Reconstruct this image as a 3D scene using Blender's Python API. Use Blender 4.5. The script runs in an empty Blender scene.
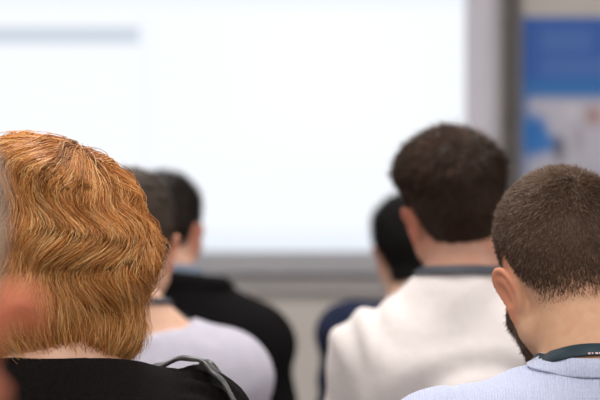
import bpy, math, random
import numpy as np
from mathutils import noise as mnoise, Vector

rng = np.random.default_rng(7)
random.seed(7)
C = bpy.context.scene.collection
PI = math.pi

# ------------------------------------------------------------------ materials
def mat(name, col, rough=0.6, spec=0.4, noise=None, bump=None, sss=0.0, sheen=0.0, metal=0.0, emit=None):
    """noise=(scale, colour2, detail); bump=(scale, strength, distance)"""
    m = bpy.data.materials.new(name); m.use_nodes = True
    nt = m.node_tree; b = nt.nodes['Principled BSDF']
    b.inputs['Base Color'].default_value = (*col, 1)
    b.inputs['Roughness'].default_value = rough
    b.inputs['Specular IOR Level'].default_value = spec
    b.inputs['Metallic'].default_value = metal
    tc = nt.nodes.new('ShaderNodeTexCoord')
    if noise:
        n = nt.nodes.new('ShaderNodeTexNoise'); n.inputs['Scale'].default_value = noise[0]
        n.inputs['Detail'].default_value = noise[2] if len(noise) > 2 else 4
        mx = nt.nodes.new('ShaderNodeMix'); mx.data_type = 'RGBA'
        mx.inputs[6].default_value = (*col, 1); mx.inputs[7].default_value = (*noise[1], 1)
        r = nt.nodes.new('ShaderNodeMapRange'); r.inputs[1].default_value = .35; r.inputs[2].default_value = .65
        nt.links.new(tc.outputs['Object'], n.inputs['Vector'])
        nt.links.new(n.outputs['Fac'], r.inputs[0]); nt.links.new(r.outputs[0], mx.inputs[0])
        out = mx.outputs[2]
        if sss:                                   # ears and lips are redder than the rest of the skin
            at = nt.nodes.new('ShaderNodeAttribute'); at.attribute_name = 'tint'
            m2 = nt.nodes.new('ShaderNodeMix'); m2.data_type = 'RGBA'
            m2.inputs[7].default_value = (col[0] * .98, col[1] * .60, col[2] * .52, 1)
            nt.links.new(at.outputs['Fac'], m2.inputs[0]); nt.links.new(out, m2.inputs[6]); out = m2.outputs[2]
        nt.links.new(out, b.inputs['Base Color'])
    if bump:
        n2 = nt.nodes.new('ShaderNodeTexNoise'); n2.inputs['Scale'].default_value = bump[0]
        n2.inputs['Detail'].default_value = 3
        bp = nt.nodes.new('ShaderNodeBump'); bp.inputs['Strength'].default_value = bump[1]
        bp.inputs['Distance'].default_value = bump[2]
        nt.links.new(tc.outputs['Object'], n2.inputs['Vector'])
        nt.links.new(n2.outputs['Fac'], bp.inputs['Height']); nt.links.new(bp.outputs[0], b.inputs['Normal'])
    if sss:
        b.inputs['Subsurface Weight'].default_value = sss
        b.inputs['Subsurface Radius'].default_value = (1.0, .35, .18)
        b.inputs['Subsurface Scale'].default_value = .008
    if sheen:
        b.inputs['Sheen Weight'].default_value = sheen; b.inputs['Sheen Roughness'].default_value = .5
    if emit:
        b.inputs['Emission Color'].default_value = (*emit[0], 1); b.inputs['Emission Strength'].default_value = emit[1]
    return m

def hair_mat(name, dark, mid, light, rough=.38, spec=.5):
    """colour by the per-strand attribute 'tint' (each strand has its own shade)"""
    m = bpy.data.materials.new(name); m.use_nodes = True
    nt = m.node_tree; b = nt.nodes['Principled BSDF']
    a = nt.nodes.new('ShaderNodeAttribute'); a.attribute_name = 'tint'
    r = nt.nodes.new('ShaderNodeValToRGB')
    e = r.color_ramp.elements
    e[0].position = 0; e[0].color = (*dark, 1); e[1].position = 1; e[1].color = (*light, 1)
    k = e.new(.5); k.color = (*mid, 1)
    nt.links.new(a.outputs['Fac'], r.inputs[0]); nt.links.new(r.outputs[0], b.inputs['Base Color'])
    b.inputs['Roughness'].default_value = rough; b.inputs['Specular IOR Level'].default_value = spec
    return m

def knit_mat(name, col, col2):
    m = mat(name, col, .85, .15, noise=(420, col2, 2), sheen=.3)
    nt = m.node_tree; b = nt.nodes['Principled BSDF']
    tc = nt.nodes.new('ShaderNodeTexCoord')
    w = nt.nodes.new('ShaderNodeTexWave'); w.bands_direction = 'X'; w.inputs['Scale'].default_value = 95
    w.inputs['Distortion'].default_value = .6; w.inputs['Detail'].default_value = 1; w.inputs['Detail Scale'].default_value = 2
    n = nt.nodes.new('ShaderNodeTexNoise'); n.inputs['Scale'].default_value = 300
    ad = nt.nodes.new('ShaderNodeMath'); ad.operation = 'ADD'
    bp = nt.nodes.new('ShaderNodeBump'); bp.inputs['Strength'].default_value = .38; bp.inputs['Distance'].default_value = .0012
    nt.links.new(tc.outputs['Object'], w.inputs['Vector']); nt.links.new(tc.outputs['Object'], n.inputs['Vector'])
    nt.links.new(w.outputs['Fac'], ad.inputs[0]); nt.links.new(n.outputs['Fac'], ad.inputs[1])
    nt.links.new(ad.outputs[0], bp.inputs['Height']); nt.links.new(bp.outputs[0], b.inputs['Normal'])
    return m

# node graph helper for printed / projected pictures (object coordinates, metres)
class Pic:
    def __init__(s, name, base, emission=None, rough=.5):
        s.m = bpy.data.materials.new(name); s.m.use_nodes = True; s.nt = s.m.node_tree
        s.b = s.nt.nodes['Principled BSDF']; s.b.inputs['Roughness'].default_value = rough
        s.b.inputs['Specular IOR Level'].default_value = .3
        tc = s.nt.nodes.new('ShaderNodeTexCoord'); sp = s.nt.nodes.new('ShaderNodeSeparateXYZ')
        s.nt.links.new(tc.outputs['Object'], sp.inputs[0]); s.tc = tc
        s.x, s.z = sp.outputs['X'], sp.outputs['Z']
        rgb = s.nt.nodes.new('ShaderNodeRGB'); rgb.outputs[0].default_value = (*base, 1); s.cur = rgb.outputs[0]
        s.em = emission
    def _step(s, sock, lo, hi):
        r = s.nt.nodes.new('ShaderNodeMapRange'); r.interpolation_type = 'SMOOTHSTEP'
        r.inputs[1].default_value = lo; r.inputs[2].default_value = hi
        s.nt.links.new(sock, r.inputs[0]); return r.outputs[0]
    def _mul(s, a, b):
        n = s.nt.nodes.new('ShaderNodeMath'); n.operation = 'MULTIPLY'
        s.nt.links.new(a, n.inputs[0])
        if isinstance(b, float): n.inputs[1].default_value = b
        else: s.nt.links.new(b, n.inputs[1])
        return n.outputs[0]
    def _mix(s, f, col):
        mx = s.nt.nodes.new('ShaderNodeMix'); mx.data_type = 'RGBA'
        s.nt.links.new(f, mx.inputs[0]); s.nt.links.new(s.cur, mx.inputs[6]); mx.inputs[7].default_value = (*col, 1)
        s.cur = mx.outputs[2]
    def box(s, x0, x1, z0, z1, col, f=.004, a=1.0):
        m = s._mul(s._mul(s._step(s.x, x0 - f, x0 + f), s._step(s.x, x1 + f, x1 - f)),
                   s._mul(s._step(s.z, z0 - f, z0 + f), s._step(s.z, z1 + f, z1 - f)))
        s._mix(s._mul(m, float(a)), col)
    def blob(s, cx, cz, rx, rz, col, soft=.3, a=1.0):
        mp = s.nt.nodes.new('ShaderNodeMapping'); mp.vector_type = 'TEXTURE'
        mp.inputs['Location'].default_value = (cx, 0, cz); mp.inputs['Scale'].default_value = (rx, 1e6, rz)
        ln = s.nt.nodes.new('ShaderNodeVectorMath'); ln.operation = 'LENGTH'
        s.nt.links.new(s.tc.outputs['Object'], mp.inputs[0]); s.nt.links.new(mp.outputs[0], ln.inputs[0])
        s._mix(s._mul(s._step(ln.outputs['Value'], 1 + soft, 1 - soft), float(a)), col)
    def done(s):
        if s.em:
            s.nt.links.new(s.cur, s.b.inputs['Emission Color']); s.b.inputs['Emission Strength'].default_value = s.em
            s.b.inputs['Base Color'].default_value = (.05, .05, .05, 1)
        else:
            s.nt.links.new(s.cur, s.b.inputs['Base Color'])
        return s.m

# ------------------------------------------------------------------ object helpers
def thing(name, label, cat, loc=(0, 0, 0), rz=0, group=None):
    o = bpy.data.objects.new(name, None); C.objects.link(o)
    o.location = loc; o.rotation_euler = (0, 0, rz); o['label'] = label; o['category'] = cat
    o.empty_display_size = .1
    if group: o['group'] = group
    return o

def link(name, verts, faces, m, parent=None, smooth=True, label=None, tint=None):
    me = bpy.data.meshes.new(name)
    verts = np.asarray(verts, np.float32); faces = np.asarray(faces, np.int32)
    n = faces.shape[1]
    me.vertices.add(len(verts)); me.vertices.foreach_set('co', verts.ravel())
    me.loops.add(faces.size); me.loops.foreach_set('vertex_index', faces.ravel())
    me.polygons.add(len(faces))
    me.polygons.foreach_set('loop_start', np.arange(0, faces.size, n, dtype=np.int32))
    me.update(calc_edges=True); me.validate()
    if smooth: me.polygons.foreach_set('use_smooth', np.ones(len(me.polygons), bool))
    if tint is not None:
        a = me.attributes.new('tint', 'FLOAT', 'POINT'); a.data.foreach_set('value', np.asarray(tint, np.float32))
    me.materials.append(m)
    o = bpy.data.objects.new(name, me); C.objects.link(o)
    if parent: o.parent = parent
    if label: o['label'] = label
    return o

class MB:
    """collects boxes / tubes into one mesh"""
    def __init__(s): s.v, s.f, s.n = [], [], 0
    def box(s, lo, hi, bev=0.0):
        lo, hi = np.array(lo, float), np.array(hi, float)
        b = min(bev, .49 * min(hi - lo))
        if b <= 0:
            v = [[(lo, hi)[i][0], (lo, hi)[j][1], (lo, hi)[k][2]] for i in (0, 1) for j in (0, 1) for k in (0, 1)]
            f = [[0, 1, 3, 2], [4, 6, 7, 5], [0, 4, 5, 1], [2, 3, 7, 6], [0, 2, 6, 4], [1, 5, 7, 3]]
        else:  # chamfered box
            v, idx = [], {}
            for i in (0, 1):
                for j in (0, 1):
                    for k in (0, 1):
                        c = [(lo, hi)[i][0], (lo, hi)[j][1], (lo, hi)[k][2]]
                        sg = [1 - 2 * i, 1 - 2 * j, 1 - 2 * k]
                        for ax in range(3):
                            p = [c[t] + (0 if t == ax else sg[t] * b) for t in range(3)]
                            idx[(i, j, k, ax)] = len(v); v.append(p)
            f = []
            for ax in range(3):
                o = [t for t in range(3) if t != ax]
                for sd in (0, 1):
                    q = []
                    for (p, r) in ((0, 0), (1, 0), (1, 1), (0, 1)):
                        key = [0, 0, 0]; key[ax] = sd; key[o[0]] = p; key[o[1]] = r
                        q.append(idx[(*key, ax)])
                    f.append(q)
            for ax in range(3):   # edge strips along ax
                o = [t for t in range(3) if t != ax]
                for p in (0, 1):
                    for r in (0, 1):
                        q = []
                        for (sd, fa) in ((0, o[0]), (1, o[0]), (1, o[1]), (0, o[1])):
                            key = [0, 0, 0]; key[ax] = sd; key[o[0]] = p; key[o[1]] = r
                            q.append(idx[(*key, fa)])
                        f.append(q)
            for i in (0, 1):
                for j in (0, 1):
                    for k in (0, 1):
                        a, b2, c = (idx[(i, j, k, t)] for t in range(3)); f.append([a, b2, c, c])
        s.v += v; s.f += [[t + s.n for t in q] for q in f]; s.n += len(v); return s
    def tube(s, pts, r, seg=10):
        pts = np.array(pts, float); n = len(pts)
        rs = np.full(n, r) if np.isscalar(r) else np.array(r)
        T = np.gradient(pts, axis=0); T /= np.linalg.norm(T, axis=1)[:, None]
        up = np.array([0, 0, 1.]) if abs(T[0][2]) < .9 else np.array([1., 0, 0])
        N = up - T[0] * (up @ T[0]); N /= np.linalg.norm(N)
        for i in range(n):
            N = N - T[i] * (N @ T[i]); N /= np.linalg.norm(N); B = np.cross(T[i], N)
            for k in range(seg):
                a = 2 * PI * k / seg
                s.v.append(list(pts[i] + rs[i] * (math.cos(a) * N + math.sin(a) * B)))
        for i in range(n - 1):
            for k in range(seg):
                a, b = s.n + i * seg + k, s.n + i * seg + (k + 1) % seg
                s.f.append([a, b, b + seg, a + seg])
        for i0 in (0, n - 1):
            s.v.append(list(pts[i0])); ci = len(s.v) - 1
            for k in range(seg):
                a, b = s.n + i0 * seg + k, s.n + i0 * seg + (k + 1) % seg
                s.f.append([ci, a, b, b])
        s.n = len(s.v); return s
    def build(s, name, m, parent=None, smooth=False, label=None):
        me = bpy.data.meshes.new(name)
        me.from_pydata([tuple(p) for p in s.v], [], [tuple(dict.fromkeys(q)) for q in s.f])
        import bmesh
        bm = bmesh.new(); bm.from_mesh(me); bmesh.ops.recalc_face_normals(bm, faces=bm.faces); bm.to_mesh(me); bm.free()
        if smooth: me.polygons.foreach_set('use_smooth', np.ones(len(me.polygons), bool))
        me.materials.append(m)
        o = bpy.data.objects.new(name, me); C.objects.link(o)
        if parent: o.parent = parent
        if label: o['label'] = label
        return o

# ------------------------------------------------------------------ signed distance fields
def rotm(yaw=0, pitch=0, roll=0):
    """yaw: + turns to the person's left; pitch: + looks up; roll: + leans to the person's right"""
    cy, sy, cp, sp, cr, sr = math.cos(yaw), math.sin(yaw), math.cos(pitch), math.sin(pitch), math.cos(roll), math.sin(roll)
    Z = np.array([[cy, -sy, 0], [sy, cy, 0], [0, 0, 1]])
    X = np.array([[1, 0, 0], [0, cp, -sp], [0, sp, cp]])
    Y = np.array([[cr, 0, sr], [0, 1, 0], [-sr, 0, cr]])
    return Z @ X @ Y

def f_ell(c, r, R=None):
    c, r = np.array(c, float), np.array(r, float)
    def f(P):
        q = P - c
        if R is not None: q = q @ R
        k0 = np.sqrt(((q / r) ** 2).sum(-1)); k1 = np.sqrt(((q / r ** 2) ** 2).sum(-1)) + 1e-9
        return k0 * (k0 - 1) / k1
    return f, c, float(max(r))

def f_cone(a, b, ra, rb):
    a, b = np.array(a, float), np.array(b, float)
    ba = b - a; L2 = ba @ ba + 1e-12
    def f(P):
        pa = P - a
        h = np.clip((pa @ ba) / L2, 0, 1)
        return np.sqrt(((pa - h[..., None] * ba) ** 2).sum(-1)) - (ra + (rb - ra) * h)
    return f, (a + b) / 2, float(math.sqrt(L2) / 2 + max(ra, rb))

def f_ring(c, R, rx, rz, t):
    """an elliptical tube in the local x'z' plane of frame R"""
    c = np.array(c, float)
    def f(P):
        q = (P - c) @ R
        u = np.stack([q[..., 1] / rx, q[..., 2] / rz], -1)
        l = np.sqrt((u ** 2).sum(-1)) + 1e-9
        d2 = (l - 1) * np.sqrt((q[..., 1] ** 2 + q[..., 2] ** 2)) / l
        return np.sqrt(d2 ** 2 + q[..., 0] ** 2) - t
    return f, c, max(rx, rz) + t

class SDF:
    def __init__(s): s.ops = []
    def add(s, prim, k=.02): s.ops.append(('a', *prim, k)); return s
    def sub(s, prim, k=.005): s.ops.append(('s', *prim, k)); return s
    def cut(s, p, n, k=.004):
        p, n = np.array(p, float), np.array(n, float); n = n / np.linalg.norm(n)
        s.ops.append(('c', lambda P: (P - p) @ n, None, 0, k)); return s
    def copy(s): t = SDF(); t.ops = list(s.ops); return t
    def _comb(s, kind, d, e, k):
        if kind == 'a':
            h = np.maximum(k - np.abs(d - e), 0) / k
            return np.minimum(d, e) - h * h * k * .25
        if kind == 's': e = -e
        h = np.maximum(k - np.abs(d - e), 0) / k
        return np.maximum(d, e) + h * h * k * .25
    def __call__(s, P):
        d = np.full(P.shape[:-1], 1.0)
        for kind, f, c, r, k in s.ops: d = s._comb(kind, d, f(P), k)
        return d
    def grid(s, xs, ys, zs, margin=.05):
        D = np.full((len(xs), len(ys), len(zs)), 1.0)
        for kind, f, c, r, k in s.ops:
            if c is None: sl = (slice(None),) * 3
            else:
                sl = []
                for ax, A in enumerate((xs, ys, zs)):
                    i0 = np.searchsorted(A, c[ax] - r - k - margin); i1 = np.searchsorted(A, c[ax] + r + k + margin)
                    sl.append(slice(i0, i1))
                sl = tuple(sl)
                if any(q.stop <= q.start for q in sl): continue
            G = np.stack(np.meshgrid(xs[sl[0]], ys[sl[1]], zs[sl[2]], indexing='ij'), -1)
            D[sl] = s._comb(kind, D[sl], f(G), k)
        return D

def grad(sdf, P, e=.001):
    g = np.stack([sdf(P + np.eye(3)[i] * e) - sdf(P - np.eye(3)[i] * e) for i in range(3)], -1)
    return g / (np.linalg.norm(g, axis=-1, keepdims=True) + 1e-9)

def nets(D, xs, ys, zs):
    """surface nets on a rectilinear grid -> verts, quads"""
    S = D < 0
    nx, ny, nz = D.shape
    c8 = [(i, j, k) for i in (0, 1) for j in (0, 1) for k in (0, 1)]
    sub = lambda A, o: A[o[0]:nx - 1 + o[0], o[1]:ny - 1 + o[1], o[2]:nz - 1 + o[2]]
    cnt = sum(sub(S, o).astype(np.int8) for o in c8)
    act = (cnt > 0) & (cnt < 8)
    I, J, K = np.nonzero(act)
    idx = np.full(act.shape, -1, np.int64); idx[I, J, K] = np.arange(len(I))
    acc = np.zeros((len(I), 3)); w = np.zeros(len(I))
    for a in c8:
        for b in c8:
            if sum(b) - sum(a) == 1 and all(b[t] >= a[t] for t in range(3)):
                da = D[I + a[0], J + a[1], K + a[2]]; db = D[I + b[0], J + b[1], K + b[2]]
                m = (da < 0) != (db < 0)
                t = np.where(m, da / np.where(m, da - db, 1), 0)
                p = np.stack([a[q] + (b[q] - a[q]) * t for q in range(3)], -1)
                acc[m] += p[m]; w[m] += 1
    p = acc / w[:, None]
    V = np.stack([xs[I] + p[:, 0] * (xs[I + 1] - xs[I]), ys[J] + p[:, 1] * (ys[J + 1] - ys[J]), zs[K] + p[:, 2] * (zs[K + 1] - zs[K])], -1)
    F = []
    for ax in range(3):
        o1, o2 = [(1, 2), (2, 0), (0, 1)][ax]
        A = np.take(S, range(D.shape[ax] - 1), ax); B = np.take(S, range(1, D.shape[ax]), ax)
        E = np.argwhere(A != B)
        flip = A[tuple(E.T)]
        ok = (E[:, o1] > 0) & (E[:, o2] > 0) & (E[:, o1] < D.shape[o1] - 1) & (E[:, o2] < D.shape[o2] - 1)
        E, flip = E[ok], flip[ok]
        def cell(d1, d2):
            e = E.copy(); e[:, o1] -= d1; e[:, o2] -= d2; return idx[tuple(e.T)]
        q = np.stack([cell(1, 1), cell(0, 1), cell(0, 0), cell(1, 0)], -1)
        q[~flip] = q[~flip][:, ::-1]
        F.append(q)
    return V, np.concatenate(F)

def axis(segs):
    """segs: [(start, step), ..., (end, None)]"""
    out = []
    for (a, st), (b, _) in zip(segs[:-1], segs[1:]):
        n = max(1, int(round((b - a) / st))); out.append(np.linspace(a, b, n, endpoint=False))
    return np.append(np.concatenate(out), segs[-1][0])

def largest(V, F):
    """keeps the biggest connected piece"""
    par = np.arange(len(V))
    E = np.concatenate([F[:, [0, 1]], F[:, [1, 2]], F[:, [2, 3]]])
    while True:
        m = np.minimum(par[E[:, 0]], par[E[:, 1]])
        old = par.copy()
        np.minimum.at(par, E[:, 0], m); np.minimum.at(par, E[:, 1], m)
        par = par[par]
        if (par == old).all(): break
    lab, c = np.unique(par, return_counts=True); keep = par == lab[np.argmax(c)]
    new = np.cumsum(keep) - 1
    return V[keep], new[F[keep[F[:, 0]]]]

def relax(V, F, it=2, lam=.5):
    E = np.concatenate([F[:, [0, 1]], F[:, [1, 2]], F[:, [2, 3]], F[:, [3, 0]]])
    for _ in range(it):
        acc = np.zeros_like(V); n = np.zeros(len(V))
        for a, b in ((0, 1), (1, 0)):
            np.add.at(acc, E[:, a], V[E[:, b]]); np.add.at(n, E[:, a], 1)
        V = V + lam * (acc / np.maximum(n, 1)[:, None] - V)
    return V

def vnormals(V, F):
    fn = np.cross(V[F[:, 2]] - V[F[:, 0]], V[F[:, 3]] - V[F[:, 1]])
    n = np.zeros_like(V)
    for i in range(4): np.add.at(n, F[:, i], fn)
    return n / (np.linalg.norm(n, axis=1, keepdims=True) + 1e-12)

def sm(a, b, x):
    t = np.clip((x - a) / (b - a), 0, 1); return t * t * (3 - 2 * t)

def pnoise(P, s, seed=0):
    return np.array([mnoise.noise(Vector((p[0] * s + seed * 7.3, p[1] * s + seed * 3.1, p[2] * s - seed * 5.7))) for p in P])

# strands -> one mesh of thin three-sided tapering tubes
def tubes(P, r0, taper=.35):
    """P: (N, M, 3) strand points; r0 scalar or (N,)"""
    N, M, _ = P.shape
    T = np.gradient(P, axis=1); T /= np.linalg.norm(T, axis=2, keepdims=True) + 1e-12
    ref = np.tile(np.array([.31, .52, .79]), (N, M, 1))
    A = np.cross(T, ref); A /= np.linalg.norm(A, axis=2, keepdims=True) + 1e-12
    B = np.cross(T, A)
    prof = (1 - (1 - taper) * np.linspace(0, 1, M) ** 2)[None, :, None] * np.broadcast_to(r0, (N,))[:, None, None]
    V = np.stack([P + prof * (math.cos(a) * A + math.sin(a) * B) for a in (0, 2 * PI / 3, 4 * PI / 3)], 2)  # N,M,3,3
    base = (np.arange(N) * M * 3)[:, None, None] + (np.arange(M - 1) * 3)[None, :, None]
    k = np.arange(3)[None, None, :]; k2 = (k + 1) % 3
    F = np.stack([base + k, base + k2, base + k2 + 3, base + k + 3], -1).reshape(-1, 4)
    return V.reshape(-1, 3), F

def sample(V, F, n, weight=None):
    a = np.linalg.norm(np.cross(V[F[:, 2]] - V[F[:, 0]], V[F[:, 3]] - V[F[:, 1]]), axis=1)
    if weight is not None: a = a * weight[F].mean(1)
    fi = rng.choice(len(F), n, p=a / a.sum())
    u, v = rng.random((2, n, 1))
    q = V[F[fi]]
    return (1 - u) * (1 - v) * q[:, 0] + u * (1 - v) * q[:, 1] + u * v * q[:, 2] + (1 - u) * v * q[:, 3], fi

def ribbon(path, nrm, width, thick, closed=False, lift=0.0):
    """flat band with a box section; path (N,3), outward normals (N,3)"""
    P = np.asarray(path); T = np.gradient(P, axis=0)
    if closed: T[0] = T[-1] = P[1] - P[-2]
    T /= np.linalg.norm(T, axis=1, keepdims=True)
    N = nrm - T * (nrm * T).sum(1, keepdims=True); N /= np.linalg.norm(N, axis=1, keepdims=True)
    W = np.cross(N, T)
    P = P + N * lift
    prof = [(-.5, 0), (-.5, .7), (-.42, 1), (.42, 1), (.5, .7), (.5, 0)]
    V = np.stack([P + W * width * a + N * thick * b for a, b in prof], 1)
    n, m = len(P), len(prof)
    F = []
    for i in range(n if closed else n - 1):
        for k in range(m):
            F.append([i * m + k, i * m + (k + 1) % m, ((i + 1) % n) * m + (k + 1) % m, ((i + 1) % n) * m + k])
    if not closed:
        F += [[0, 1, 2, 5], [2, 3, 4, 5], [(n - 1) * m + t for t in (5, 2, 1, 0)], [(n - 1) * m + t for t in (5, 4, 3, 2)]]
    return V.reshape(-1, 3), np.array(F)

# ------------------------------------------------------------------ people
SKINS = {}
def eye_mat():
    pc = Pic('eye', (.78, .75, .72), rough=.15)
    pc.blob(0, 0, .0058, .0058, (.10, .055, .03), .12); pc.blob(0, 0, .0026, .0026, (.004, .004, .004), .15)
    return pc.done()
EYE = eye_mat()
def ball(r, n=12):
    u = np.linspace(0, PI, n + 1); v = np.linspace(0, 2 * PI, 2 * n, endpoint=False)
    V = np.stack([np.outer(np.sin(u), np.cos(v)), np.outer(np.sin(u), np.sin(v)), np.outer(np.cos(u), np.ones(2 * n))], -1).reshape(-1, 3) * r
    i, j = np.meshgrid(np.arange(n), np.arange(2 * n), indexing='ij'); k = (j + 1) % (2 * n)
    return V, np.stack([i * 2 * n + j, (i + 1) * 2 * n + j, (i + 1) * 2 * n + k, i * 2 * n + k], -1).reshape(-1, 4)

def head_prims(S, H, hs, ears=True, fine=True):
    """adds the head; H(p) -> body coordinates of a head-local point, hs = head scale"""
    R = H.R
    E = lambda c, r, k=.02: S.add(f_ell(H(c), np.array(r) * hs, R), k * hs)
    Kn = lambda a, b, ra, rb, k=.02: S.add(f_cone(H(a), H(b), ra * hs, rb * hs), k * hs)
    E((0, -.014, .045), (.0765, .098, .088))
    E((0, -.045, .02), (.068, .066, .07), .02)
    E((0, .03, -.015), (.063, .064, .09), .03)
    for s in (-1, 1):
        Kn((s * .056 * H.jaw, .0, -.05), (s * .018, .075, -.092), .018, .016, .03)
        E((s * .043 * H.jaw, .062, -.018), (.022, .024, .022), .03)
    E((0, .082, -.092), (.02, .016, .016), .02)
    E((0, .082, .032), (.048, .016, .012), .02)
    if fine:
        for s in (-1, 1): S.sub(f_ell(H((s * .032, .098, .014)), np.array((.018, .018, .012)) * hs, R), .012)
    Kn((0, .09, .018), (0, .110, -.026), .007, .011, .014)
    for s in (-1, 1): E((s * .012, .1, -.03), (.008, .010, .008), .008)
    E((0, .091, -.052), (.024, .010, .0055), .006); E((0, .090, -.063), (.021, .010, .0065), .006)
    S.sub(f_ell(H((0, .103, -.0575)), np.array((.024, .008, .0015)) * hs, R), .003)
    for s in (-1, 1):   # lids
        E((s * .032, .0835, .0195), (.0165, .0125, .0065), .004); E((s * .032, .083, .0055), (.016, .0115, .0055), .004)
    if ears:
        he = hs * H.es
        for s in (-1, 1):
            flare = math.radians(H.flare)
            Re = R @ rotm(s * -flare, 0, 0) @ rotm(0, math.radians(-14), s * math.radians(14))
            c = np.array((s * (.0785 + .03 * (H.es - 1)), -.012, -.006))
            S.add(f_ell(H(c), np.array((.0075, .017, .029)) * he, Re), .010 * he)
            S.add(f_ring(H(c + np.array((s * .003, -.003, .005))), Re, .017 * he, .027 * he, .0046 * he), .005 * he)
            S.add(f_ell(H(c + np.array((-s * .004, .008, -.027))), np.array((.006, .009, .011)) * he, Re), .008 * he)
            S.sub(f_ell(H(c + np.array((s * .009, .004, .0))), np.array((.007, .0105, .016)) * he, Re), .006 * he)

def cranium(H, hs, p):
    S = SDF(); R = H.R
    E = lambda c, r, k=.02: S.add(f_ell(H(c), np.array(r) * hs, R), k * hs)
    E((0, -.014, .045), (.0765, .098, .088)); E((0, -.045, .02), (.068, .066, .07), .02); E((0, .03, -.015), (.063, .064, .09), .03)
    S.add(neck_prim(H, p), .025)
    return S

def neck_prim(H, p):
    return f_cone(H((0, -.03, -.045)), (p['neckx'], -.028, p['c7'] - .03), p['neckr'] * .96, p['neckr'] * 1.06)

def torso_prims(S, p, g, arms=True, legs=True, hands=False):
    """g = how far the surface is let out (0 for the body, more for clothes)"""
    c7, sw, za, bulk = p['c7'], p['sw'], p['za'], p.get('bulk', 1.0)
    for s in (-1, 1):
        S.add(f_cone((p['neckx'] * .5 + s * .03, -.035, c7 - p.get('trap', .035)), (s * (sw - .045), -.025, za - .05), .046 + g, .046 + g), .05)
        S.add(f_ell((s * sw, -.01, za - .062), (.058 + g, .06 + g, .062 + g)), .05)
        S.add(f_ell((s * .085, -.075, c7 - .19), (.075 + g, .05 + g, .11 + g)), .05)
    S.add(f_ell((0, 0, c7 - .24), ((sw - .02) * bulk + g, .118 * bulk + g, min(.22, c7 - .72) + g)), .05)
    S.add(f_ell((0, .005, .70), (.145 * bulk + g, .115 * bulk + g, .17 + g)), .06)
    S.add(f_ell((0, -.005, .57), (.17 * bulk + g, .13 + g, .108 + g)), .05)
    eb = {}
    for s in (-1, 1):
        el = np.array((s * (sw + p.get('elb', .035)), .03, za - .34)); wr = np.array((s * .14, .27, .635)); eb[s] = (el, wr)
        if arms:
            S.add(f_cone((s * (sw + .005), -.008, za - .075), el, .05 + g, .042 + g), .03)
            S.add(f_cone(el, wr, .042 + g, .028 + g * .8), .02)
        if legs:
            S.add(f_cone((s * .085, .0, .548), (s * .12, .43, .535), .085 + g, .06 + g), .03)
            S.add(f_cone((s * .12, .43, .525), (s * .125, .40, .10), .055 + g, .042 + g), .03)
        if hands:
            pm = wr + np.array((-s * .005, .055, -.012))
            S.add(f_cone(wr, pm + np.array((0, -.015, 0)), .026, .026), .02)
            S.add(f_ell(pm, (.040, .046, .014)), .02)
            for i, (dx, ln) in enumerate(((.027, .062), (.010, .072), (-.009, .068), (-.027, .054))):
                a = pm + np.array((-s * dx, .034, 0)); b = a + np.array((-s * dx * .15, ln * .5, .002)); c = b + np.array((0, ln * .42, -.014))
                S.add(f_cone(a, b, .0098, .0088), .006); S.add(f_cone(b, c, .0088, .0074), .004)
            t0 = pm + np.array((-s * .030, -.022, 0)); t1 = t0 + np.array((-s * .022, .030, -.004)); t2 = t1 + np.array((-s * .004, .028, -.006))
            S.add(f_cone(t0, t1, .013, .0105), .008); S.add(f_cone(t1, t2, .0105, .009), .004)
            S.add(f_cone((s * .125, .385, .08), (s * .135, .52, .045), .04, .034), .03)     # foot
            S.add(f_ell((s * .125, .37, .05), (.034, .04, .04)), .02)
    return eb

class HeadFrame:
    def __init__(s, c, R, hs, flare): s.c, s.R, s.hs, s.flare = np.array(c, float), R, hs, flare
    def __call__(s, q): return s.c + s.R @ (np.array(q, float) * s.hs)
    def inv(s, P): return ((P - s.c) @ s.R) / s.hs

def thickness(q, st):
    """hair thickness in head-local coordinates q for a short-hair style st"""
    x, y, z = q[:, 0], q[:, 1], q[:, 2]
    a = np.abs(np.arctan2(x, -(y + .01)))
    n = st['nape']
    zh = np.interp(a, [0, .45, .85, 1.15, 1.4, 1.65, 1.85, 2.2, 2.6, PI], [n, n + .002, n + .012, -.022, .014, .020, .004, .05, .078, .086])
    t = st['side'] + (st['top'] - st['side']) * sm(st.get('t0', .05), st.get('t1', .115), z)
    fade = st.get('fade', .02)
    f = sm(0, 1, (z - zh + .004) / fade)
    lo = st.get('low', .0015)
    t = lo + (t - lo) * sm(0, 1, (z - zh) / st.get('grow', .05))
    return t * f - .004 * (1 - f), f

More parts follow.
